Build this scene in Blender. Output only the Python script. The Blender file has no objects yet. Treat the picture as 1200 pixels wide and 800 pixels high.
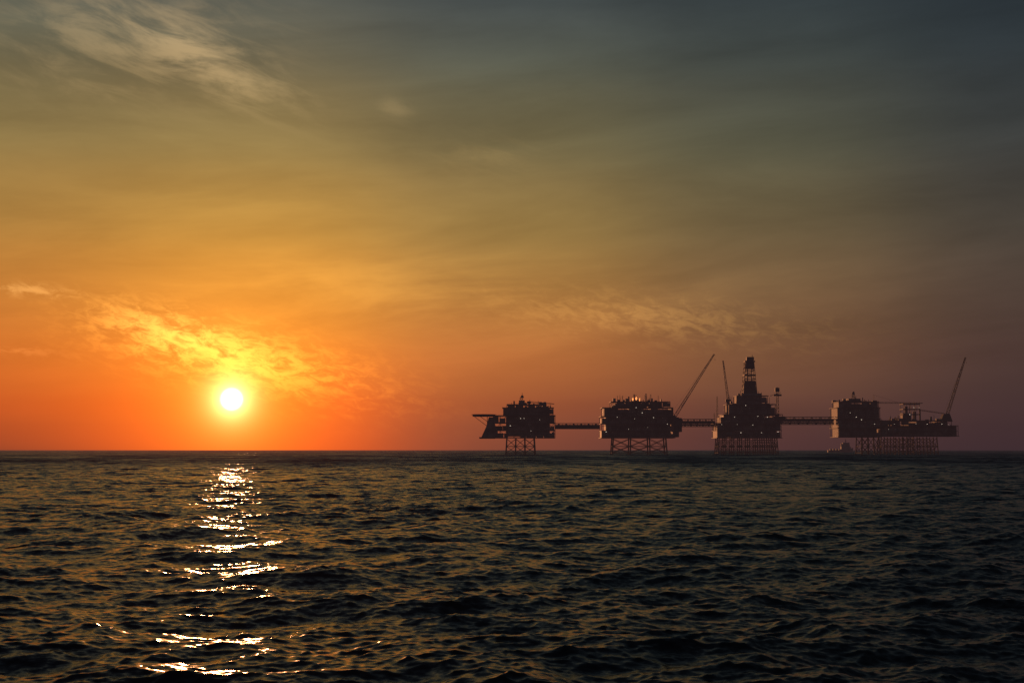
import bpy, math, random
import numpy as np
from mathutils import Vector

scene = bpy.context.scene
scene.view_settings.view_transform = 'Standard'
scene.view_settings.look = 'None'
scene.view_settings.exposure = 0
scene.view_settings.gamma = 1
R = random.Random(7)

def lin(c):
    out = []
    for v in c:
        v = v / 255.0
        out.append(v / 12.92 if v <= 0.04045 else ((v + 0.055) / 1.055) ** 2.4)
    return tuple(out)

# ------------------------------------------------------------------ camera
CAM_H = 8.0
cd = bpy.data.cameras.new("camera")
cam = bpy.data.objects.new("camera", cd)
scene.collection.objects.link(cam)
cd.lens = 50; cd.sensor_width = 36
cd.clip_start = 0.5; cd.clip_end = 200000
cam.location = (0, 0, CAM_H)
cam.rotation_euler = (math.radians(90 + 4.36), 0, 0)
scene.camera = cam

SUN_AZ, SUN_EL = -11.15, 2.0     # degrees, azimuth from +Y toward +X
HAZE_L = 11000.0                 # fall-off length of haze painted as emission on platforms, bridges and ship, metres

# ------------------------------------------------------------------ node helpers
class NT:
    def __init__(s, tree): s.t = tree
    def n(s, typ, **kw):
        nd = s.t.nodes.new(typ)
        for k, v in kw.items(): setattr(nd, k, v)
        return nd
    def put(s, sock, v):
        if isinstance(v, bpy.types.NodeSocket): s.t.links.new(v, sock)
        else: sock.default_value = v
    def m(s, op, a, b=None, c=None, clamp=False):
        nd = s.n('ShaderNodeMath', operation=op); nd.use_clamp = clamp
        s.put(nd.inputs[0], a)
        if b is not None: s.put(nd.inputs[1], b)
        if c is not None: s.put(nd.inputs[2], c)
        return nd.outputs[0]
    def v(s, op, a, b=None, scale=None):
        nd = s.n('ShaderNodeVectorMath', operation=op)
        s.put(nd.inputs[0], a)
        if b is not None: s.put(nd.inputs[1], b)
        if scale is not None: s.put(nd.inputs['Scale'], scale)
        return nd.outputs[0]
    def xyz(s, x, y, z):
        nd = s.n('ShaderNodeCombineXYZ')
        s.put(nd.inputs[0], x); s.put(nd.inputs[1], y); s.put(nd.inputs[2], z)
        return nd.outputs[0]
    def smooth(s, x, a, b, lo=0.0, hi=1.0):
        nd = s.n('ShaderNodeMapRange', interpolation_type='SMOOTHSTEP')
        s.put(nd.inputs[0], x); s.put(nd.inputs[1], a); s.put(nd.inputs[2], b)
        s.put(nd.inputs[3], lo); s.put(nd.inputs[4], hi)
        return nd.outputs[0]
    def noise(s, vec, scale, detail=4, rough=0.55, dist=0.0, col=False):
        nd = s.n('ShaderNodeTexNoise')
        s.put(nd.inputs['Vector'], vec)
        nd.inputs['Scale'].default_value = scale
        nd.inputs['Detail'].default_value = detail
        nd.inputs['Roughness'].default_value = rough
        nd.inputs['Distortion'].default_value = dist
        return nd.outputs['Color'] if col else nd.outputs['Fac']

# ------------------------------------------------------------------ world (sky)
world = bpy.data.worlds.new("World")
scene.world = world
world.use_nodes = True
world.cycles.sampling_method = 'NONE'
wt = world.node_tree
wt.nodes.clear()
W = NT(wt)
tc = W.n('ShaderNodeTexCoord')
sep = W.n('ShaderNodeSeparateXYZ'); wt.links.new(tc.outputs['Generated'], sep.inputs[0])
dx, dy, dz = sep.outputs
az = W.m('MULTIPLY', W.m('ARCTAN2', dx, dy), 180 / math.pi)
el = W.m('MULTIPLY', W.m('ARCSINE', dz), 180 / math.pi)
elc = W.m('MAXIMUM', el, 0.0)
t = W.m('SQRT', W.m('DIVIDE', elc, 90.0))
ELS = [0, 1, 2.2, 4.4, 7.8, 11.1, 14.5, 17.8, 30, 90]
def ramp(cols):
    nd = W.n('ShaderNodeValToRGB')
    cr = nd.color_ramp
    cr.interpolation = 'CARDINAL'
    while len(cr.elements) < len(ELS): cr.elements.new(0.5)
    for i, e in enumerate(ELS):
        cr.elements[i].position = math.sqrt(e / 90)
    for i, c in enumerate(cols):
        cr.elements[i].color = (*lin(c), 1)
    wt.links.new(t, nd.inputs[0])
    return nd.outputs[0]
FAR = [(52,42,49),(53,43,49),(55,45,49),(56,48,49),(54,50,50),(48,49,50),(42,46,50),(36,42,49),(31,37,44),(26,31,39)]
SK = [
 (-48, 12, FAR),
 (-20, 5.5, [(118,52,42),(160,66,38),(188,86,38),(202,114,48),(180,127,60),(146,120,69),(112,103,74),(82,86,78),(40,47,54),(25,30,36)]),
 (-11.15, 5.5, [(222,72,32),(236,86,32),(238,104,34),(230,138,48),(204,146,62),(158,129,71),(120,108,76),(86,89,81),(41,48,54),(25,30,36)]),
 (0, 5.5, [(102,59,53),(120,66,53),(148,82,52),(174,109,58),(157,122,66),(123,107,68),(93,92,73),(68,76,76),(38,46,53),(25,30,36)]),
 (10, 5.5, [(74,50,52),(82,54,52),(102,67,54),(120,84,58),(114,93,64),(93,88,66),(72,76,68),(53,62,65),(34,41,48),(24,29,36)]),
 (20, 6.5, [(58,43,49),(62,45,49),(68,50,51),(75,57,53),(71,62,55),(60,60,58),(48,54,57),(37,45,51),(28,34,41),(23,28,35)]),
 (48, 12, FAR),
]
tot = None; wsum = None
farramp = ramp(FAR)
for a, sg, cols in SK:
    d = W.m('DIVIDE', W.m('SUBTRACT', az, float(a)), float(sg))
    w = W.m('EXPONENT', W.m('MULTIPLY', W.m('MULTIPLY', d, d), -1.0))
    if cols is FAR: w = W.m('ADD', w, 0.01)
    c = W.v('SCALE', farramp if cols is FAR else ramp(cols), scale=w)
    tot = c if tot is None else W.v('ADD', tot, c)
    wsum = w if wsum is None else W.m('ADD', wsum, w)
col = W.v('SCALE', tot, scale=W.m('DIVIDE', 1.0, wsum))

def band(a0, e0, tilt, sx, sy):
    """soft elliptical extent of a cloud bank (degrees on the sky)"""
    u = W.m('SUBTRACT', az, a0); v = W.m('SUBTRACT', el, e0)
    c, s = math.cos(tilt), math.sin(tilt)
    p = W.m('DIVIDE', W.m('ADD', W.m('MULTIPLY', u, c), W.m('MULTIPLY', v, s)), sx)
    q = W.m('DIVIDE', W.m('SUBTRACT', W.m('MULTIPLY', v, c), W.m('MULTIPLY', u, s)), sy)
    r2 = W.m('ADD', W.m('MULTIPLY', p, p), W.m('MULTIPLY', q, q))
    return W.m('EXPONENT', W.m('MULTIPLY', r2, -1.0))
def rotvec(tilt, fx, fy, seed):
    c, s = math.cos(tilt), math.sin(tilt)
    P = W.m('ADD', W.m('MULTIPLY', az, c * fx), W.m('MULTIPLY', el, s * fx))
    Q = W.m('SUBTRACT', W.m('MULTIPLY', el, c * fy), W.m('MULTIPLY', az, s * fy))
    return W.xyz(P, Q, seed)

# shared cloud fields: broad veil, ripples (altocumulus), brushed cirrus
n_veil = W.noise(rotvec(0.07, 0.08, 0.42, 3.0), 1.0, 5, 0.6, 0.3)
n_rip = W.noise(rotvec(-0.20, 1.25, 3.0, 8.4), 1.0, 5, 0.68, 0.45)
n_cir = W.noise(rotvec(-0.26, 0.30, 1.15, 31.0), 1.0, 6, 0.62, 0.5)
vfade = W.smooth(el, 0.8, 6.0, 0.3, 1.0)
col = W.v('SCALE', col, scale=W.m('ADD', 1.0, W.m('MULTIPLY', W.m('SUBTRACT', n_veil, 0.5), W.m('MULTIPLY', vfade, 0.85))))

def add_cloud(col, nz, a0, e0, tilt, sx, sy, lo, hi, tint):
    msk = band(a0, e0, tilt, sx, sy)
    a = W.smooth(W.m('ADD', nz, W.m('MULTIPLY', msk, 0.14)), lo + 0.10, hi + 0.10)
    return W.v('ADD', col, W.v('SCALE', tint, scale=W.m('MULTIPLY', a, msk)))
col = add_cloud(col, n_rip, -10.6, 3.5, -0.20, 4.8, 1.15, 0.34, 0.64, (0.75, 0.25, 0.02))
col = add_cloud(col, n_rip, -11.8, 3.9, -0.20, 3.2, 0.95, 0.30, 0.62, (0.60, 0.27, 0.05))
col = add_cloud(col, n_rip, -14.0, 4.8, -0.22, 2.4, 0.70, 0.32, 0.62, (0.50, 0.24, 0.045))
col = add_cloud(col, n_rip, -18.9, 6.1, -0.05, 1.5, 0.26, 0.34, 0.60, (0.28, 0.16, 0.05))
col = add_cloud(col, n_rip, -19.5, 3.8, -0.08, 1.8, 0.20, 0.38, 0.6, (0.16, 0.06, 0.015))
col = add_cloud(col, n_rip, 5.2, 5.3, -0.10, 6.0, 0.9, 0.38, 0.68, (0.15, 0.078, 0.018))
col = add_cloud(col, n_veil, -3.0, 6.2, 0.0, 9.0, 1.4, 0.38, 0.66, (0.13, 0.070, 0.010))
col = add_cloud(col, n_cir, -15.4, 15.9, 0.0, 4.6, 2.2, 0.34, 0.66, (0.18, 0.115, 0.050))
col = add_cloud(col, n_cir, -11.7, 14.9, -0.38, 3.0, 1.0, 0.30, 0.60, (0.23, 0.150, 0.068))
col = add_cloud(col, n_cir, -4.8, 13.6, -0.35, 0.8, 0.4, 0.34, 0.70, (0.07, 0.046, 0.020))
col = add_cloud(col, n_cir, -1.2, 11.8, -0.05, 2.2, 0.8, 0.36, 0.66, (0.06, 0.037, 0.012))

# hazy sun: disc and aureole
sa = W.m('SUBTRACT', az, SUN_AZ); se = W.m('SUBTRACT', el, SUN_EL)
sd = W.m('SQRT', W.m('ADD', W.m('MULTIPLY', sa, sa), W.m('MULTIPLY', se, se)))
sd = W.m('MINIMUM', sd, 60.0)
sdw = W.m('SQRT', W.m('ADD', W.m('MULTIPLY', W.m('MULTIPLY', sa, sa), 0.40), W.m('MULTIPLY', se, se)))
sdw = W.m('MINIMUM', sdw, 60.0)
h1 = W.m('EXPONENT', W.m('MULTIPLY', sd, -1.0 / 0.34))
h2 = W.m('EXPONENT', W.m('MULTIPLY', sd, -1.0 / 1.25))
h3 = W.m('EXPONENT', W.m('MULTIPLY', sdw, -1.0 / 3.4))
col = W.v('ADD', col, W.v('SCALE', (8.0, 4.2, 1.7), scale=h1))
col = W.v('ADD', col, W.v('SCALE', (1.5, 0.55, 0.045), scale=h2))
col = W.v('ADD', col, W.v('SCALE', (0.50, 0.10, 0.0), scale=h3))
disc = W.smooth(sd, 0.16, 0.50, 1.0, 0.0)
col = W.v('ADD', col, W.v('SCALE', (6.0, 5.0, 3.4), scale=disc))

bg = W.n('ShaderNodeBackground'); bg.inputs['Strength'].default_value = 1.0
wt.links.new(col, bg.inputs['Color'])
sky = W.n('ShaderNodeTexSky'); sky.sky_type = 'NISHITA'; sky.sun_disc = False
sky.sun_elevation = math.radians(SUN_EL); sky.sun_rotation = math.radians(SUN_AZ)
bg2 = W.n('ShaderNodeBackground'); bg2.inputs['Strength'].default_value = 0.001
wt.links.new(sky.outputs[0], bg2.inputs['Color'])
addsh = W.n('ShaderNodeAddShader')
wt.links.new(bg.outputs[0], addsh.inputs[0]); wt.links.new(bg2.outputs[0], addsh.inputs[1])
wo = W.n('ShaderNodeOutputWorld'); wt.links.new(addsh.outputs[0], wo.inputs[0])

# ------------------------------------------------------------------ sun lamp
sl = bpy.data.lights.new("sun", 'SUN')
sl.energy = 0.62; sl.angle = math.radians(0.7); sl.color = (1.0, 0.38, 0.15)
so = bpy.data.objects.new("sun", sl); scene.collection.objects.link(so)
a, e = math.radians(SUN_AZ), math.radians(SUN_EL)
d = Vector((math.sin(a) * math.cos(e), math.cos(a) * math.cos(e), math.sin(e)))
so.rotation_euler = d.to_track_quat('Z', 'Y').to_euler()
so.location = (-200, 1000, 60)

# ------------------------------------------------------------------ sea
rng = np.random.default_rng(11)
VW = 5.9
def cascade(N, L, V, wdir, kmin, kmax):
    k1 = 2 * np.pi * np.fft.fftfreq(N, L / N)
    KX, KY = np.meshgrid(k1, k1, indexing='ij')
    K = np.sqrt(KX**2 + KY**2); K[0, 0] = 1
    Lw = V * V / 9.81
    c = (KX * wdir[0] + KY * wdir[1]) / K
    P = np.exp(-1 / (K * Lw)**2) / K**4 * (0.32 + 0.68 * c * c)
    P *= (1 + K / 1.5) ** 0.55
    P *= (K >= kmin) & (K < kmax)
    P[0, 0] = 0
    dk = 2 * np.pi / L
    h = (rng.standard_normal((N, N)) + 1j * rng.standard_normal((N, N))) * np.sqrt(P) * dk
    s2 = float(np.sum(np.abs(h)**2 * K * K) / 2)
    H = np.real(np.fft.ifft2(h) * N * N).astype(np.float32)
    DX = np.real(np.fft.ifft2(-1j * KX / K * h) * N * N).astype(np.float32)
    DY = np.real(np.fft.ifft2(-1j * KY / K * h) * N * N).astype(np.float32)
    return (H, DX, DY, N, L), s2
wd = np.array([0.22, -0.975])
cA, sA = cascade(1024, 613.0, VW, wd, 0, 2 * np.pi / 10)
cB, sB = cascade(2048, 151.0, VW, wd, 2 * np.pi / 10, 2 * np.pi / 0.32)
TARGET = 0.245
sc = TARGET / math.sqrt(sA + sB)
print("slopes", math.sqrt(sA) * sc, math.sqrt(sB) * sc, "rms height", float(cA[0].std() * sc), float(cB[0].std() * sc))
def sample(c, x, y):
    H, DX, DY, N, L = c
    u = (x / L * N) % N; v = (y / L * N) % N
    i = np.floor(u).astype(np.int32); j = np.floor(v).astype(np.int32)
    fu = (u - i).astype(np.float32); fv = (v - j).astype(np.float32)
    i %= N; j %= N; i1 = (i + 1) % N; j1 = (j + 1) % N
    out = []
    for F in (H, DX, DY):
        out.append((F[i, j] * (1 - fu) + F[i1, j] * fu) * (1 - fv) + (F[i, j1] * (1 - fu) + F[i1, j1] * fu) * fv)
    return out
radii = list(np.exp(np.arange(math.log(0.5), math.log(24), 0.02)))
radii += list(np.exp(np.arange(math.log(24), math.log(3500), 0.003)))
radii += list(np.exp(np.arange(math.log(3500), math.log(90000), 0.03)))
radii = np.array(radii)
ang = np.concatenate([np.arange(-33, 33, 0.075), np.arange(33, 327 - 1e-6, 1.5)])
angr = np.radians(ang)
NR, NA = len(radii), len(ang)
RR, AA = np.meshgrid(radii, angr, indexing='ij')
X = (RR * np.sin(AA)).ravel(); Y = (RR * np.cos(AA)).ravel(); rr = RR.ravel()
def sstep(x, a, b):
    q = np.clip((x - a) / (b - a), 0, 1); return q * q * (3 - 2 * q)
dens = np.tile(np.where(ang < 33, 1.0, 0.35), NR)
fA = (1 - sstep(rr, 1500, 3400)) * dens * sc
fB = (1 - sstep(rr, 400, 1500)) * dens * sc
gust = 0.9 + 0.22 * np.sin(X / 31 + 1.3 * np.sin(Y / 47)) * np.sin(Y / 58 + 1.1 * np.sin(X / 39 + 2))
a_ = sample(cA, X, Y)
b_ = sample(cB, X, Y)
chop = 1.0
Z = a_[0] * fA + b_[0] * fB * gust
XX = X - chop * (a_[1] * fA + b_[1] * fB * gust)
YY = Y - chop * (a_[2] * fA + b_[2] * fB * gust)
co = np.empty((NR * NA + 1, 3), np.float32)
co[:-1, 0] = XX; co[:-1, 1] = YY; co[:-1, 2] = Z
co[-1] = (0, 0, 0)
ii, jj = np.meshgrid(np.arange(NR - 1), np.arange(NA), indexing='ij')
j2 = (jj + 1) % NA
quads = np.stack([ii * NA + jj, (ii + 1) * NA + jj, (ii + 1) * NA + j2, ii * NA + j2], -1).reshape(-1, 4)
quads = quads[:, ::-1]
tris = np.stack([np.full(NA, NR * NA), (np.arange(NA) + 1) % NA, np.arange(NA)], -1)
nq, ntq = len(quads), len(tris)
me = bpy.data.meshes.new("sea")
me.vertices.add(len(co)); me.vertices.foreach_set("co", co.ravel())
me.loops.add(nq * 4 + ntq * 3)
me.loops.foreach_set("vertex_index", np.concatenate([quads.ravel(), tris.ravel()]).astype(np.int32))
me.polygons.add(nq + ntq)
ls = np.concatenate([np.arange(nq) * 4, nq * 4 + np.arange(ntq) * 3]).astype(np.int32)
me.polygons.foreach_set("loop_start", ls)
me.polygons.foreach_set("use_smooth", np.ones(nq + ntq, bool))
me.update(calc_edges=True)
sea = bpy.data.objects.new("sea", me); scene.collection.objects.link(sea)

mw = bpy.data.materials.new("sea_water"); mw.use_nodes = True
mw.cycles.emission_sampling = 'NONE'
S = NT(mw.node_tree)
pb = mw.node_tree.nodes['Principled BSDF']
geo = S.n('ShaderNodeNewGeometry')
pos = geo.outputs['Position']
sp = S.n('ShaderNodeSeparateXYZ'); mw.node_tree.links.new(pos, sp.inputs[0])
flat = S.xyz(sp.outputs[0], sp.outputs[1], 0.0)
dn = S.n('ShaderNodeVectorMath', operation='LENGTH'); mw.node_tree.links.new(flat, dn.inputs[0])
dist = dn.outputs['Value']
far = S.smooth(dist, 120.0, 1200.0)
q1 = S.v('SUBTRACT', S.noise(S.v('MULTIPLY', flat, (1.8, 2.8, 1)), 1.0, 2, 0.7, 0.0, col=True), (0.5, 0.5, 0.5))
q2 = S.v('SUBTRACT', S.noise(S.v('MULTIPLY', S.v('ADD', flat, (13, 7, 5)), (0.16, 0.34, 1)), 1.0, 4, 0.7, 0.0, col=True), (0.5, 0.5, 0.5))
patch = S.smooth(S.noise(S.v('MULTIPLY', flat, (0.012, 0.0035, 1)), 1.0, 3, 0.6), 0.3, 0.7, 0.55, 1.5)
s1 = S.v('SCALE', q1, scale=S.m('ADD', 0.60, S.m('MULTIPLY', far, 0.35)))
s2_ = S.v('SCALE', q2, scale=S.m('MULTIPLY', far, 1.1))
sl_ = S.v('ADD', s1, s2_)
ss = S.n('ShaderNodeSeparateXYZ'); mw.node_tree.links.new(sl_, ss.inputs[0])
# at distance only the wave faces leaning to the near side of the swell stay in sight
yb = S.m('SUBTRACT', S.m('MULTIPLY', ss.outputs[1], S.m('SUBTRACT', 1.0, far)),
         S.m('MULTIPLY', S.m('MULTIPLY', S.m('ADD', S.m('ABSOLUTE', ss.outputs[1]), 0.12), patch), far))
off = S.xyz(S.m('MULTIPLY', ss.outputs[0], 1.3), yb, 0.0)
nrm = S.v('NORMALIZE', S.v('ADD', geo.outputs['Normal'], off))
mw.node_tree.links.new(nrm, pb.inputs['Normal'])
pb.inputs['Base Color'].default_value = (0.016, 0.019, 0.024, 1)
pb.inputs['Roughness'].default_value = 0.20
pb.inputs['IOR'].default_value = 1.333
pb.inputs['Specular IOR Level'].default_value = 0.27
# aerial haze painted on the far water as emission, warmer toward the sun
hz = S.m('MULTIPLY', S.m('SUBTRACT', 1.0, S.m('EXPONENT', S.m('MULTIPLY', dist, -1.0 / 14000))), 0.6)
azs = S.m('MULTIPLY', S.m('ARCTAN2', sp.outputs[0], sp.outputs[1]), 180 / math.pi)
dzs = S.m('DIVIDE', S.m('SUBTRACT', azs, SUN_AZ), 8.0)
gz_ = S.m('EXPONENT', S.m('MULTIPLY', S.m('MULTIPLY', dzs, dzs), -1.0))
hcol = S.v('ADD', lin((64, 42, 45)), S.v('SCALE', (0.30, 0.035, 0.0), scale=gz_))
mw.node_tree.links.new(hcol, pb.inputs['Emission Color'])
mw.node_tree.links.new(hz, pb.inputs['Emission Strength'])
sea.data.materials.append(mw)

# ------------------------------------------------------------------ materials
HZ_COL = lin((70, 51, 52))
def haze(b, dist_m):  # distance haze painted on as even emission; the surface itself does not glow
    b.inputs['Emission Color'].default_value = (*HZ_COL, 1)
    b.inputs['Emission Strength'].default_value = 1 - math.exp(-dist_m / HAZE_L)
def steel(name, c1, c2, rough=0.6, scale=0.15, dm=2600):
    m = bpy.data.materials.new(name); m.use_nodes = True
    m.cycles.emission_sampling = 'NONE'
    T = NT(m.node_tree); b = m.node_tree.nodes['Principled BSDF']
    g = T.n('ShaderNodeTexCoord').outputs['Object']
    nz = T.noise(g, scale, 4, 0.65)
    mx = T.n('ShaderNodeMix', data_type='RGBA')
    T.put(mx.inputs[0], T.smooth(nz, 0.35, 0.65)); mx.inputs[6].default_value = (*c1, 1); mx.inputs[7].default_value = (*c2, 1)
    m.node_tree.links.new(mx.outputs[2], b.inputs['Base Color'])
    b.inputs['Roughness'].default_value = rough
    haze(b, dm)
    return m
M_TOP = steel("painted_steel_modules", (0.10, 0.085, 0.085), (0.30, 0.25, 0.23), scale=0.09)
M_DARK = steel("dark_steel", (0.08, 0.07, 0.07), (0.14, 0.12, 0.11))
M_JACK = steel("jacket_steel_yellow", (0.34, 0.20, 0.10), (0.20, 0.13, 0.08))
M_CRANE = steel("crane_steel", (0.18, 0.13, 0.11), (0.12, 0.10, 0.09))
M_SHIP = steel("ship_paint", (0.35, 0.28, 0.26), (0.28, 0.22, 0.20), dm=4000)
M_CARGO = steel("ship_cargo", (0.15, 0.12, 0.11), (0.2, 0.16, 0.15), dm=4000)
M_GLASS = bpy.data.materials.new("window_glass"); M_GLASS.use_nodes = True
M_GLASS.node_tree.nodes['Principled BSDF'].inputs['Base Color'].default_value = (0.02, 0.02, 0.025, 1)
M_GLASS.node_tree.nodes['Principled BSDF'].inputs['Roughness'].default_value = 0.1
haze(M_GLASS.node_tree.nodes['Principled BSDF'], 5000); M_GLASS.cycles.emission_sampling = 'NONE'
def emis(name, c, s):
    m = bpy.data.materials.new(name); m.use_nodes = True
    m.cycles.emission_sampling = 'NONE'
    b = m.node_tree.nodes['Principled BSDF']
    b.inputs['Base Color'].default_value = (*c, 1)
    b.inputs['Emission Color'].default_value = (*c, 1)
    b.inputs['Emission Strength'].default_value = s
    return m
M_LAMP = emis("lamp_glow", (1.0, 0.80, 0.62), 0.95)
M_FLAME = emis("flare_flame", (1.0, 0.34, 0.10), 1.4)

# ------------------------------------------------------------------ mesh builder
S_ = 1.555; D = 2600.0
class Part:
    def __init__(s): s.v = []; s.f = []
    def box(s, x0, x1, y0, y1, z0, z1):
        if x0 > x1: x0, x1 = x1, x0
        if z0 > z1: z0, z1 = z1, z0
        b = len(s.v)
        s.v += [(x0,y0,z0),(x1,y0,z0),(x1,y1,z0),(x0,y1,z0),(x0,y0,z1),(x1,y0,z1),(x1,y1,z1),(x0,y1,z1)]
        s.f += [tuple(b+i for i in q) for q in ((0,3,2,1),(4,5,6,7),(0,1,5,4),(1,2,6,5),(2,3,7,6),(3,0,4,7))]
    def prism(s, pts, y0, y1):
        """polygon in the XZ plane extruded along Y"""
        b = len(s.v); n = len(pts)
        s.v += [(x, y0, z) for x, z in pts] + [(x, y1, z) for x, z in pts]
        s.f.append(tuple(b + i for i in range(n))); s.f.append(tuple(b + n + i for i in reversed(range(n))))
        for i in range(n):
            j = (i + 1) % n; s.f.append((b+i, b+n+i, b+n+j, b+j))
    def cyl(s, p, q, r, r2=None, n=8):
        p = Vector(p); q = Vector(q); r2 = r if r2 is None else r2
        d = (q - p).normalized()
        u = d.orthogonal().normalized(); w = d.cross(u)
        b = len(s.v)
        for c, rad in ((p, r), (q, r2)):
            for i in range(n):
                a = 2 * math.pi * i / n
                s.v.append(tuple(c + u * math.cos(a) * rad + w * math.sin(a) * rad))
        for i in range(n):
            j = (i + 1) % n; s.f.append((b+i, b+j, b+n+j, b+n+i))
        s.f.append(tuple(b + i for i in reversed(range(n)))); s.f.append(tuple(b + n + i for i in range(n)))
    def beam(s, p, q, w): s.cyl(p, q, w * 0.6, n=4)
    def lattice(s, p, q, w0, w1, n, chord=0.35, web=0.22):
        """four-chord lattice boom from p to q, tapering from w0 to w1"""
        p = Vector(p); q = Vector(q); d = (q - p)
        u = Vector((0, 1, 0)); w = d.normalized().cross(u).normalized()
        def c(t, i):
            ww = (w0 + (w1 - w0) * t) / 2
            sx, sy = ((-1,-1),(1,-1),(1,1),(-1,1))[i]
            return p + d * t + u * sx * ww + w * sy * ww
        for i in range(4): s.beam(c(0, i), c(1, i), chord)
        for k in range(n):
            t0, t1 = k / n, (k + 1) / n
            for i in range(4):
                j = (i + 1) % 4
                s.beam(c(t0, i), c(t1, j) , web) if k % 2 else s.beam(c(t0, j), c(t1, i), web)
                s.beam(c(t1, i), c(t1, j), web)
    def rail(s, x0, x1, y, z, h=1.3, step=3.0):
        s.box(x0, x1, y, y + 0.15, z + h - 0.15, z + h)
        x = x0
        while x <= x1:
            s.box(x, x + 0.12, y, y + 0.12, z, z + h); x += step
    def obj(s, name, mat, parent, origin):
        me = bpy.data.meshes.new(name)
        ox, oy, oz = origin
        me.from_pydata([(x - ox, y - oy, z - oz) for x, y, z in s.v], [], s.f)
        me.update()
        o = bpy.data.objects.new(name, me); scene.collection.objects.link(o)
        me.materials.append(mat)
        o.parent = parent
        return o
def gx(px): return (px - 600) * S_
def gz(py): return CAM_H + (527 - py) * S_

def make_platform(px_c):
    e = bpy.data.objects.new("oil_platform", None)
    scene.collection.objects.link(e)
    e.empty_display_size = 20
    org = (gx(px_c), D, 0.0)
    e.location = org
    parts = {k: Part() for k in ("jacket", "decks", "modules", "lattice_work", "crane", "derrick", "helideck", "lamps", "flare", "railings")}
    return e, org, parts
MATS = {"jacket": M_JACK, "decks": M_DARK, "modules": M_TOP, "lattice_work": M_DARK, "crane": M_CRANE,
        "derrick": M_CRANE, "helideck": M_DARK, "lamps": M_LAMP, "flare": M_FLAME, "railings": M_DARK}
def finish(e, org, parts):
    for k, p in parts.items():
        if p.v: p.obj(k, MATS[k], e, org)

def block(P, x0, x1, ytop, ybot, y0, y1, levels, skip=0.08, inset=2.0, face=True):
    """open steel topside: deck plates, columns and modules between them (px for x/z, metres for depth)"""
    X0, X1 = gx(x0), gx(x1); ZT, ZB = gz(ytop), gz(ybot)
    hs = (ZT - ZB) / levels
    for i in range(levels + 1):
        z = ZB + hs * i
        ex = R.uniform(0, 2.4)
        P["decks"].box(X0 - ex, X1 + R.uniform(0, 2.4), y0 - 1.5, y1 + 1.5, z - 0.5, z + 0.35)
        P["railings"].rail(X0 - ex, X1, y0 - 1.4, z + 0.35)
    nb = max(2, int((X1 - X0) / 12))
    for yy in (y0, y1):
        for k in range(nb + 1):
            x = X0 + (X1 - X0) * k / nb
            P["lattice_work"].beam((x, yy, ZB), (x, yy, ZT), 1.0)
        for i in range(levels):
            for k in range(nb):
                if R.random() < 0.6:
                    xa = X0 + (X1 - X0) * k / nb; xb = X0 + (X1 - X0) * (k + 1) / nb
                    za, zb = ZB + hs * i, ZB + hs * (i + 1)
                    if R.random() < .5: za, zb = zb, za
                    P["lattice_work"].beam((xa, yy, za), (xb, yy, zb), 0.6)
    for i in range(levels):
        z = ZB + hs * i
        x = X0 + R.uniform(0, inset)
        while x < X1 - 2:
            w = R.uniform(6, 16); x2 = min(x + w, X1 - R.uniform(0, 1))
            if R.random() > skip:
                yo = R.uniform(1.0, 7.0)
                hh = hs - 0.9 if R.random() < 0.6 else (hs - 0.9) * R.uniform(0.45, 0.85)
                P["modules"].box(x, x2, y0 + yo, y1 - R.uniform(1, 6), z + 0.4, z + 0.4 + hh)
            elif R.random() < 0.5:
                P["modules"].cyl((x, y0 + 3, z + hs / 2), (x2, y0 + 3, z + hs / 2), hs * 0.32, n=12)
            x = x2 + R.uniform(0.2, 2.2)
        for _ in range(2):
            zz = z + R.uniform(1.2, hs - 1)
            P["lattice_work"].cyl((X0 + R.uniform(0, 8), y0 - 0.6, zz), (X1 - R.uniform(0, 8), y0 - 0.6, zz), 0.35, n=6)

def greebles(P, x0, x1, ybase, hmax, y0, y1, n):
    """equipment, vents and masts standing on the top deck"""
    for _ in range(n):
        px = R.uniform(x0, x1); w = R.uniform(1.5, 6); h = R.uniform(0.25, 1.15) * hmax * S_
        x = gx(px); z = gz(ybase); y = R.uniform(y0 + 2, y1 - 10)
        k = R.random()
        if k < 0.45: P["modules"].box(x - w/2, x + w/2, y, y + R.uniform(3, 9), z + 0.3, z + h * 0.6)
        elif k < 0.6: P["modules"].cyl((x, y, z), (x, y, z + h * 0.8), R.uniform(0.7, 1.8), n=10)
        elif k < 0.85: P["lattice_work"].cyl((x, y, z), (x, y, z + h * 1.25), 0.35, n=5)
        else: P["lattice_work"].lattice((x, y, z), (x, y, z + h * 1.1), 2.4, 1.6, 4, 0.4, 0.25)

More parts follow.
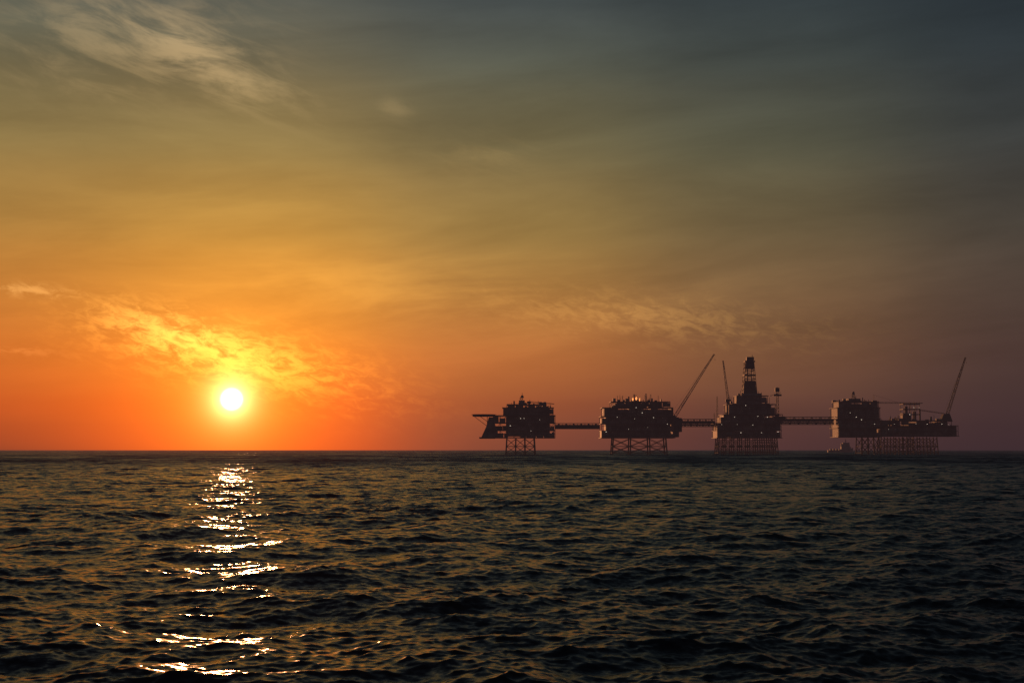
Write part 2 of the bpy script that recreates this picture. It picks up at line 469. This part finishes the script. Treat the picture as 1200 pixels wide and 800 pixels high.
def jacket(P, xs, ytop, y0, y1, nd=2, spread=1.0, r=1.3, levels=2, xbrace=True):
    zt = gz(ytop); zb = -6.0
    cx = (xs[0] + xs[-1]) / 2
    def pt(px, y, z):
        t = (zt - z) / (zt - zb)
        return (gx(px) + (px - cx) / max(1, (xs[-1] - cx)) * spread * t, y + (y - (y0 + y1) / 2) / max(1, (y1 - y0) / 2) * spread * t, z)
    ys = [y0 + (y1 - y0) * k / (nd - 1) for k in range(nd)]
    zl = [zt - 1.5, 14.5, 3.0] if levels == 2 else [zt - 1.5, 3.0]
    for y in ys:
        for px in xs: P["jacket"].cyl(pt(px, y, zb), pt(px, y, zt), r, n=10)
        for z in zl[1:]:
            P["jacket"].cyl(pt(xs[0], y, z), pt(xs[-1], y, z), 0.65, n=6)
        if xbrace:
            for a, b in zip(xs[:-1], xs[1:]):
                for z0_, z1_ in zip(zl[:-1], zl[1:]):
                    P["jacket"].cyl(pt(a, y, z0_), pt(b, y, z1_), 0.5, n=6)
                    P["jacket"].cyl(pt(b, y, z0_), pt(a, y, z1_), 0.5, n=6)
    for px in (xs[0], xs[-1]):
        for ya, yb in zip(ys[:-1], ys[1:]):
            for z in zl[1:]: P["jacket"].cyl(pt(px, ya, z), pt(px, yb, z), 0.6, n=6)
            P["jacket"].cyl(pt(px, ya, zl[0]), pt(px, yb, zl[-1]), 0.5, n=6)

def crane(P, bx, by, tx, ty, y, zped, w=3.0, mast=True, side=-1):
    """pedestal crane: column, slewing cab, A-frame and lattice boom with pendant lines"""
    C = P["crane"]
    x, z = gx(bx), gz(by)
    C.cyl((x, y, gz(zped)), (x, y, z - 2), 1.9, 1.6, n=12)
    C.cyl((x, y, z - 2.2), (x, y, z - 1), 2.6, n=12)
    C.box(x - 3.2, x + 3.0, y - 2.4, y + 2.4, z - 1, z + 3.0)
    C.box(x + side * 3.2, x + side * 6.5, y - 2, y + 2, z - 0.6, z + 2.2)
    C.box(x + 1.2, x + 3.6, y - 4.2, y - 2.5, z - 0.8, z + 1.6)
    top = (x + side * 3.0, y, z + 10.5)
    C.beam((x + side * 5.5, y, z + 2), top, 0.55); C.beam((x + 1.5, y - 1.8, z + 3), top, 0.5); C.beam((x + 1.5, y + 1.8, z + 3), top, 0.5)
    tip = (gx(tx), y, gz(ty))
    C.lattice((x + 1.5, y, z + 1.5), tip, w, 1.8, 16, 0.8, 0.45)
    for o in (-0.8, 0.8): C.beam(top, (tip[0], y + o, tip[2]), 0.18)
    C.beam(tip, (tip[0] + 1.6, y, tip[2] - 0.8), 0.8)
    C.beam((tip[0] + 1.4, y, tip[2] - 1), (tip[0] + 1.4, y, tip[2] - 9), 0.16)
    C.box(tip[0] + 0.9, tip[0] + 1.9, y - 0.4, y + 0.4, tip[2] - 10.6, tip[2] - 9)

def lamps(P, pts, y, s=0.7):
    for px, py in pts:
        x, z = gx(px), gz(py); k = s * R.uniform(0.5, 1.25)
        P["lamps"].box(x - k, x + k, y - 0.5, y, z - k * 0.6, z + k * 0.6)

Yf, Yb = D - 32, D + 32    # front / back of the topsides

# ---- platform A : living quarters
e, org, P = make_platform(608)
block(P, 578, 650, 487, 513, Yf, Yb, 3)
block(P, 590, 648, 478, 487, Yf + 3, Yb - 4, 1)
block(P, 594, 640, 474, 478, Yf + 8, Yb - 10, 1, 0.2)
P["modules"].box(gx(593), gx(644), Yf + 6, Yb - 8, gz(511), gz(479))
P["modules"].prism([(gx(564), gz(513)), (gx(580), gz(513)), (gx(580), gz(489)), (gx(573), gz(489)), (gx(570), gz(500))], Yf + 6, Yb - 10)
P["decks"].box(gx(562), gx(580), Yf + 2, Yb - 2, gz(513) - 1, gz(512) )
hx, hr = gx(567), 20.5
H = P["helideck"]
H.cyl((hx, D - 6, gz(488)), (hx, D - 6, gz(486)), hr, n=8)
H.cyl((hx, D - 6, gz(486)), (hx, D - 6, gz(485.4)), hr + 2.2, n=8)
for yy in (D - 18, D - 6, D + 6):
    H.beam((gx(556), yy, gz(488)), (gx(576), yy, gz(503)), 0.9)
    H.beam((gx(563), yy, gz(488)), (gx(576), yy, gz(497)), 0.8)
    H.beam((gx(571), yy, gz(488)), (gx(571), yy, gz(500)), 0.8)
greebles(P, 592, 646, 478, 4.5, Yf + 5, Yb - 6, 22)
greebles(P, 600, 640, 474, 4.5, Yf + 8, Yb - 6, 14)
P["lattice_work"].lattice((gx(611), D, gz(475)), (gx(611), D, gz(465)), 7.5, 4.5, 4, 0.8, 0.5)
P["modules"].box(gx(608), gx(615), D - 4, D + 4, gz(475), gz(469))
P["modules"].cyl((gx(612), D, gz(466)), (gx(612), D, gz(463)), 3.2, 2.0, n=12)
P["lattice_work"].cyl((gx(612), D, gz(464)), (gx(612), D, gz(460)), 0.5, 0.3)
P["crane"].cyl((gx(620), D - 20, gz(478)), (gx(620), D - 20, gz(472)), 1.8, n=10)
P["crane"].box(gx(617.5), gx(622), D - 23, D - 17, gz(473), gz(470.5))
P["crane"].lattice((gx(619), D - 20, gz(471)), (gx(649), D - 20, gz(473.5)), 2.2, 1.2, 12, 0.5, 0.3)
P["crane"].beam((gx(645), D - 20, gz(473)), (gx(645), D - 20, gz(478)), 0.4)
jacket(P, [594, 604.5, 615, 626], 513, D - 20, D + 20, 2, 2.0, 1.25)
lamps(P, [(610, 490.5), (614, 490.5), (632, 492), (598, 499), (622, 505)], Yf - 2, 0.6)
finish(e, org, P)

# ---- platform B : process
e, org, P = make_platform(748)
block(P, 704, 789, 488, 513, Yf, Yb, 3, 0.05)
block(P, 706, 787, 478, 488, Yf + 2, Yb - 3, 1, 0.05)
block(P, 716, 784, 471, 478, Yf + 6, Yb - 6, 1, 0.4)
P["modules"].box(gx(709), gx(784), Yf + 7, Yb - 8, gz(512), gz(480))
P["modules"].box(gx(720), gx(756), Yf + 9, Yb - 9, gz(478), gz(473))
greebles(P, 708, 788, 478, 6, Yf + 5, Yb - 6, 28)
greebles(P, 718, 782, 471, 7, Yf + 8, Yb - 8, 32)
P["modules"].cyl((gx(743), D - 10, gz(472)), (gx(743), D - 10, gz(462)), 1.6, 1.2, n=12)
P["modules"].cyl((gx(737), D - 4, gz(472)), (gx(737), D - 4, gz(464.5)), 1.4, n=12)
P["lattice_work"].lattice((gx(757.5), D, gz(472)), (gx(757.5), D, gz(461)), 4.0, 1.8, 5, 0.6, 0.35)
F = P["flare"]
for (px, py, r) in ((740.5, 468, 1.4), (744.5, 467.2, 1.8), (748.5, 468.5, 1.0)):
    F.cyl((gx(px), Yf + 5, gz(py + 2)), (gx(px), Yf + 5, gz(py)), r * 0.5, r, n=8)
    F.cyl((gx(px), Yf + 5, gz(py)), (gx(px) + 0.5, Yf + 5, gz(py - 2.2)), r, 0.1, n=8)
crane(P, 789, 489, 836.5, 415.5, D - 18, 505, 4.8, side=-1)
P["crane"].beam((gx(797), D - 18, gz(478)), (gx(808), D - 18, gz(462)), 0.8)
P["decks"].box(gx(788), gx(797), Yf, Yb - 10, gz(506), gz(490))
P["modules"].box(gx(788), gx(794), Yf + 6, Yb - 20, gz(512), gz(489))
jacket(P, [718, 738, 760, 779], 513, D - 20, D + 20, 2, 2.5, 1.3)
lamps(P, [(722, 489), (742, 491), (744, 478), (751, 484), (764, 489.5), (780, 497), (735, 503), (757, 501), (709, 506)], Yf - 2, 0.6)
finish(e, org, P)

# ---- platform C : drilling
e, org, P = make_platform(875)
block(P, 838, 912, 496, 513, Yf, Yb, 2, 0.05)
block(P, 846, 914, 486, 496, Yf + 2, Yb - 3, 1, 0.05)
block(P, 852, 906, 474, 486, Yf + 5, Yb - 6, 1, 0.08)
block(P, 862, 898, 464, 474, Yf + 12, Yb - 14, 1, 0.08)
P["modules"].box(gx(843), gx(907), Yf + 7, Yb - 8, gz(512), gz(489))
P["modules"].box(gx(857), gx(900), Yf + 9, Yb - 9, gz(488), gz(473))
P["modules"].box(gx(868), gx(892), Yf + 17, Yb - 17, gz(472), gz(461))
greebles(P, 840, 912, 488, 6, Yf + 5, Yb - 6, 22)
greebles(P, 852, 904, 474, 7, Yf + 8, Yb - 8, 26)
greebles(P, 862, 898, 464, 6.5, Yf + 12, Yb - 12, 16)
Dk = P["derrick"]
Dk.lattice((gx(879), D, gz(464)), (gx(879), D, gz(424)), 25, 15.5, 8, 1.3, 0.9)
Dk.prism([(gx(871.5), gz(463)), (gx(887), gz(463)), (gx(885), gz(446)), (gx(873), gz(446))], D - 9, D + 9)
Dk.prism([(gx(874), gz(432)), (gx(884.5), gz(432)), (gx(884.5), gz(423)), (gx(875), gz(423))], D - 6, D + 6)
Dk.box(gx(873.5), gx(885.5), D - 8, D + 8, gz(424), gz(422.5))
Dk.box(gx(876), gx(884.5), D - 5, D + 5, gz(422), gz(418))
Dk.box(gx(872.5), gx(886), D - 9, D + 9, gz(440), gz(438.6))
Dk.beam((gx(877), D, gz(446)), (gx(877), D, gz(424)), 2.4)
Dk.beam((gx(881.5), D, gz(446)), (gx(881.5), D, gz(424)), 2.0)
Dk.cyl((gx(883), D, gz(418)), (gx(883), D, gz(415.5)), 0.5)
crane(P, 851, 470, 846.5, 423, D - 20, 490, 4.0, side=1)
P["lattice_work"].lattice((gx(841), D, gz(498)), (gx(841), D, gz(464)), 3.4, 1.4, 8, 0.55, 0.3)
P["lattice_work"].lattice((gx(837.5), D, gz(505)), (gx(837.5), D, gz(484)), 3, 1.4, 6, 0.5, 0.3)
P["lattice_work"].lattice((gx(910.5), D - 10, gz(490)), (gx(910.5), D - 10, gz(454)), 5.0, 3.2, 9, 0.8, 0.5)
P["lattice_work"].box(gx(906), gx(915.5), D - 12, D - 8, gz(464), gz(462))
P["modules"].box(gx(908), gx(913), D - 13, D - 7, gz(459), gz(454.5))
P["lattice_work"].beam((gx(902), D - 10, gz(464)), (gx(915), D - 10, gz(460)), 0.9)
P["decks"].box(gx(905), gx(917), Yf + 4, Yb - 4, gz(492), gz(488))
jacket(P, [841, 849, 858, 867, 876, 885, 893, 901, 908], 513, D - 22, D + 22, 3, 2.5, 0.95)
lamps(P, [(843, 497.5), (861, 497.5), (879, 498), (885, 488), (896, 489), (871, 475.5), (908, 506), (865, 507), (889, 507), (858, 489)], Yf - 2, 0.6)
finish(e, org, P)

# ---- platform D : riser / processing
e, org, P = make_platform(1045)
block(P, 978, 1028, 491, 512, Yf, Yb, 2, 0.05)
block(P, 978, 1027, 478, 491, Yf + 2, Yb - 3, 1, 0.05)
block(P, 980, 1026, 471, 478, Yf + 4, Yb - 6, 1, 0.15)
P["modules"].box(gx(981), gx(1024), Yf + 7, Yb - 8, gz(511), gz(474))
greebles(P, 980, 1026, 471, 5.5, Yf + 6, Yb - 8, 20)
P["modules"].box(gx(994), gx(1008), D - 10, D + 10, gz(472), gz(467))
P["lattice_work"].lattice((gx(1001), D, gz(467)), (gx(1001), D, gz(460)), 5.5, 3.2, 3, 0.8, 0.5)
P["modules"].cyl((gx(1001.5), D, gz(462)), (gx(1001.5), D, gz(458.5)), 2.4, 1.6, n=12)
block(P, 1028, 1117, 499, 511, Yf, Yb, 1, 0.1)
block(P, 1030, 1110, 493, 499, Yf + 3, Yb - 3, 1, 0.3)
P["modules"].box(gx(1029), gx(1113), Yf + 7, Yb - 8, gz(510.5), gz(499))
greebles(P, 1030, 1098, 493, 5.5, Yf + 5, Yb - 6, 30)
for z_ in (474, 480, 486):
    P["decks"].box(gx(1057), gx(1077), D - 14, D + 10, gz(z_), gz(z_ - 0.9))
for px in (1058, 1064.5, 1070, 1076):
    for yy in (D - 13, D + 9):
        P["lattice_work"].beam((gx(px), yy, gz(494)), (gx(px), yy, gz(471)), 1.1)
P["modules"].cyl((gx(1062), D - 6, gz(494)), (gx(1062), D - 6, gz(476)), 2.6, n=12)
P["modules"].cyl((gx(1072), D - 2, gz(494)), (gx(1072), D - 2, gz(482)), 2.9, n=12)
P["modules"].box(gx(1057), gx(1067), D - 10, D + 5, gz(494), gz(484))
P["crane"].cyl((gx(1023), D - 20, gz(480)), (gx(1023), D - 20, gz(470)), 1.8, n=10)
P["crane"].box(gx(1020), gx(1025), D - 23, D - 17, gz(473), gz(469.5))
P["crane"].lattice((gx(1023), D - 20, gz(472)), (gx(1079), D - 20, gz(472.5)), 2.2, 1.2, 18, 0.5, 0.3)
P["crane"].beam((gx(1022), D - 20, gz(463)), (gx(1050), D - 20, gz(471.5)), 0.25)
P["crane"].beam((gx(1022), D - 20, gz(470)), (gx(1022), D - 20, gz(463)), 0.7)
P["crane"].lattice((gx(1079), D + 5, gz(480)), (gx(1107), D + 5, gz(484)), 2.0, 1.2, 10, 0.5, 0.3)
P["crane"].cyl((gx(1080), D + 5, gz(494)), (gx(1080), D + 5, gz(479)), 1.4, n=10)
crane(P, 1106, 490, 1131, 419, D - 15, 505, 5.0, side=-1)
P["crane"].prism([(gx(1099), gz(494)), (gx(1113), gz(494)), (gx(1110), gz(485)), (gx(1103), gz(485))], D - 22, D - 8)
jacket(P, [1007, 1014, 1021, 1027], 512, D - 20, D + 20, 2, 1.5, 1.0)
jacket(P, [1033, 1044, 1054, 1063, 1071, 1082, 1094], 512, D - 22, D + 22, 3, 2.2, 1.0)
P["lattice_work"].lattice((gx(1067), D, gz(511)), (gx(1067), D, 2), 10, 10, 4, 1.0, 0.8)
lamps(P, [(992, 484), (999, 489), (1005, 492), (1020, 497), (1036, 503), (1043, 497), (1061, 486), (1068, 497), (1081, 497), (1098, 497), (1106, 497.5), (1066, 478), (1072, 478)], Yf - 2, 0.6)
finish(e, org, P)

# ---- link bridges
def bridge(x0, x1, yt0, yt1, h):
    e = bpy.data.objects.new("link_bridge", None); scene.collection.objects.link(e)
    org = (gx((x0 + x1) / 2), D, gz(yt0)); e.location = org
    T = Part(); Fl = Part(); Pi = Part()
    X0, X1 = gx(x0), gx(x1); z0, z1 = gz(yt0), gz(yt1); hh = h * S_
    n = 12
    for yy in (D - 4, D + 4):
        T.beam((X0, yy, z0), (X1, yy, z1), 1.3); T.beam((X0, yy, z0 - hh), (X1, yy, z1 - hh), 1.4)
        for k in range(n):
            a, b = k / n, (k + 1) / n
            xa, xb = X0 + (X1 - X0) * a, X0 + (X1 - X0) * b
            za, zb = z0 + (z1 - z0) * a, z0 + (z1 - z0) * b
            T.beam((xa, yy, za), (xa, yy, za - hh), 0.8)
            T.beam((xa, yy, za if k % 2 else za - hh), (xb, yy, zb - hh if k % 2 else zb), 0.8)
    Fl.prism([(X0, z0 - hh + 0.6), (X1, z1 - hh + 0.6), (X1, z1 - hh - 0.8), (X0, z0 - hh - 0.8)], D - 3.4, D + 3.4)
    Fl.prism([(X0, z0 - hh * 0.24), (X1, z1 - hh * 0.24), (X1, z1 - hh * 0.60), (X0, z0 - hh * 0.60)], D - 3.2, D + 3.2)
    for o in (-2, 0.2, 2.3):
        Pi.cyl((X0, D + o, z0 - hh * 0.77), (X1, D + o, z1 - hh * 0.77), 1.5, n=8)
    T.obj("truss", M_DARK, e, org); Fl.obj("walkway", M_DARK, e, org); Pi.obj("pipes", M_TOP, e, org)
bridge(650.5, 703, 496, 496, 6)
bridge(796, 838, 491, 491, 8.5)
bridge(916, 977.5, 488.5, 488.5, 8.5)

# ---- supply ship, beyond the platforms
DS = 5000.0; SS = DS * 0.9971 / 1667
def sx(px): return (px - 600) * SS
e = bpy.data.objects.new("supply_ship", None); scene.collection.objects.link(e)
cx = sx(985); e.location = (cx, DS, 0)
hull = Part()
L0, L1 = sx(970), sx(1000)
secs = []
for tt, w, zt in ((0, 7.5, 7.5), (0.45, 9, 7.5), (0.62, 9, 9.5), (0.72, 9, 13), (0.88, 6.5, 14), (1.0, 0.6, 15.5)):
    x = L0 + (L1 - L0) * tt
    secs.append([(x - (2.5 if tt == 1.0 else 0), DS - w * .75, -2), (x, DS - w, zt), (x, DS + w, zt), (x - (2.5 if tt == 1.0 else 0), DS + w * .75, -2)])
for s in secs: hull.v += s
for i in range(len(secs) - 1):
    for k in range(4):
        a, b = i * 4 + k, i * 4 + (k + 1) % 4
        hull.f.append((a, b, b + 4, a + 4))
hull.f.append((0, 3, 2, 1)); n_ = (len(secs) - 1) * 4; hull.f.append((n_, n_ + 1, n_ + 2, n_ + 3))
sup = Part()
sup.box(sx(985.5), sx(996.5), DS - 8, DS + 8, 8, 20)
sup.box(sx(986.5), sx(995.5), DS - 7, DS + 7, 20, 27)
sup.box(sx(987.5), sx(995), DS - 8, DS + 8, 27.2, 33)
sup.box(sx(987.0), sx(995.6), DS - 8.5, DS + 8.5, 33, 33.8)
sup.cyl((sx(991), DS, 33), (sx(991), DS, 47), 1.2, 0.6)
sup.box(sx(989.5), sx(992.5), DS - 3, DS + 3, 39, 40)
sup.box(sx(985.5), sx(987), DS - 6, DS - 3, 20, 31); sup.box(sx(985.5), sx(987), DS + 3, DS + 6, 20, 31)
dk = Part()
for px in (972.5, 976, 979.5, 983): dk.box(sx(px), sx(px + 2.2), DS - 6, DS + 6, 7.5, 10.5 + R.uniform(0, 2))
win = Part(); win.box(sx(987.8), sx(995.1), DS - 8.05, DS + 8.05, 29.5, 31.5)
hull.obj("hull", M_SHIP, e, (cx, DS, 0)); sup.obj("bridge_superstructure", M_SHIP, e, (cx, DS, 0))
dk.obj("deck_cargo", M_CARGO, e, (cx, DS, 0)); win.obj("windows", M_GLASS, e, (cx, DS, 0))
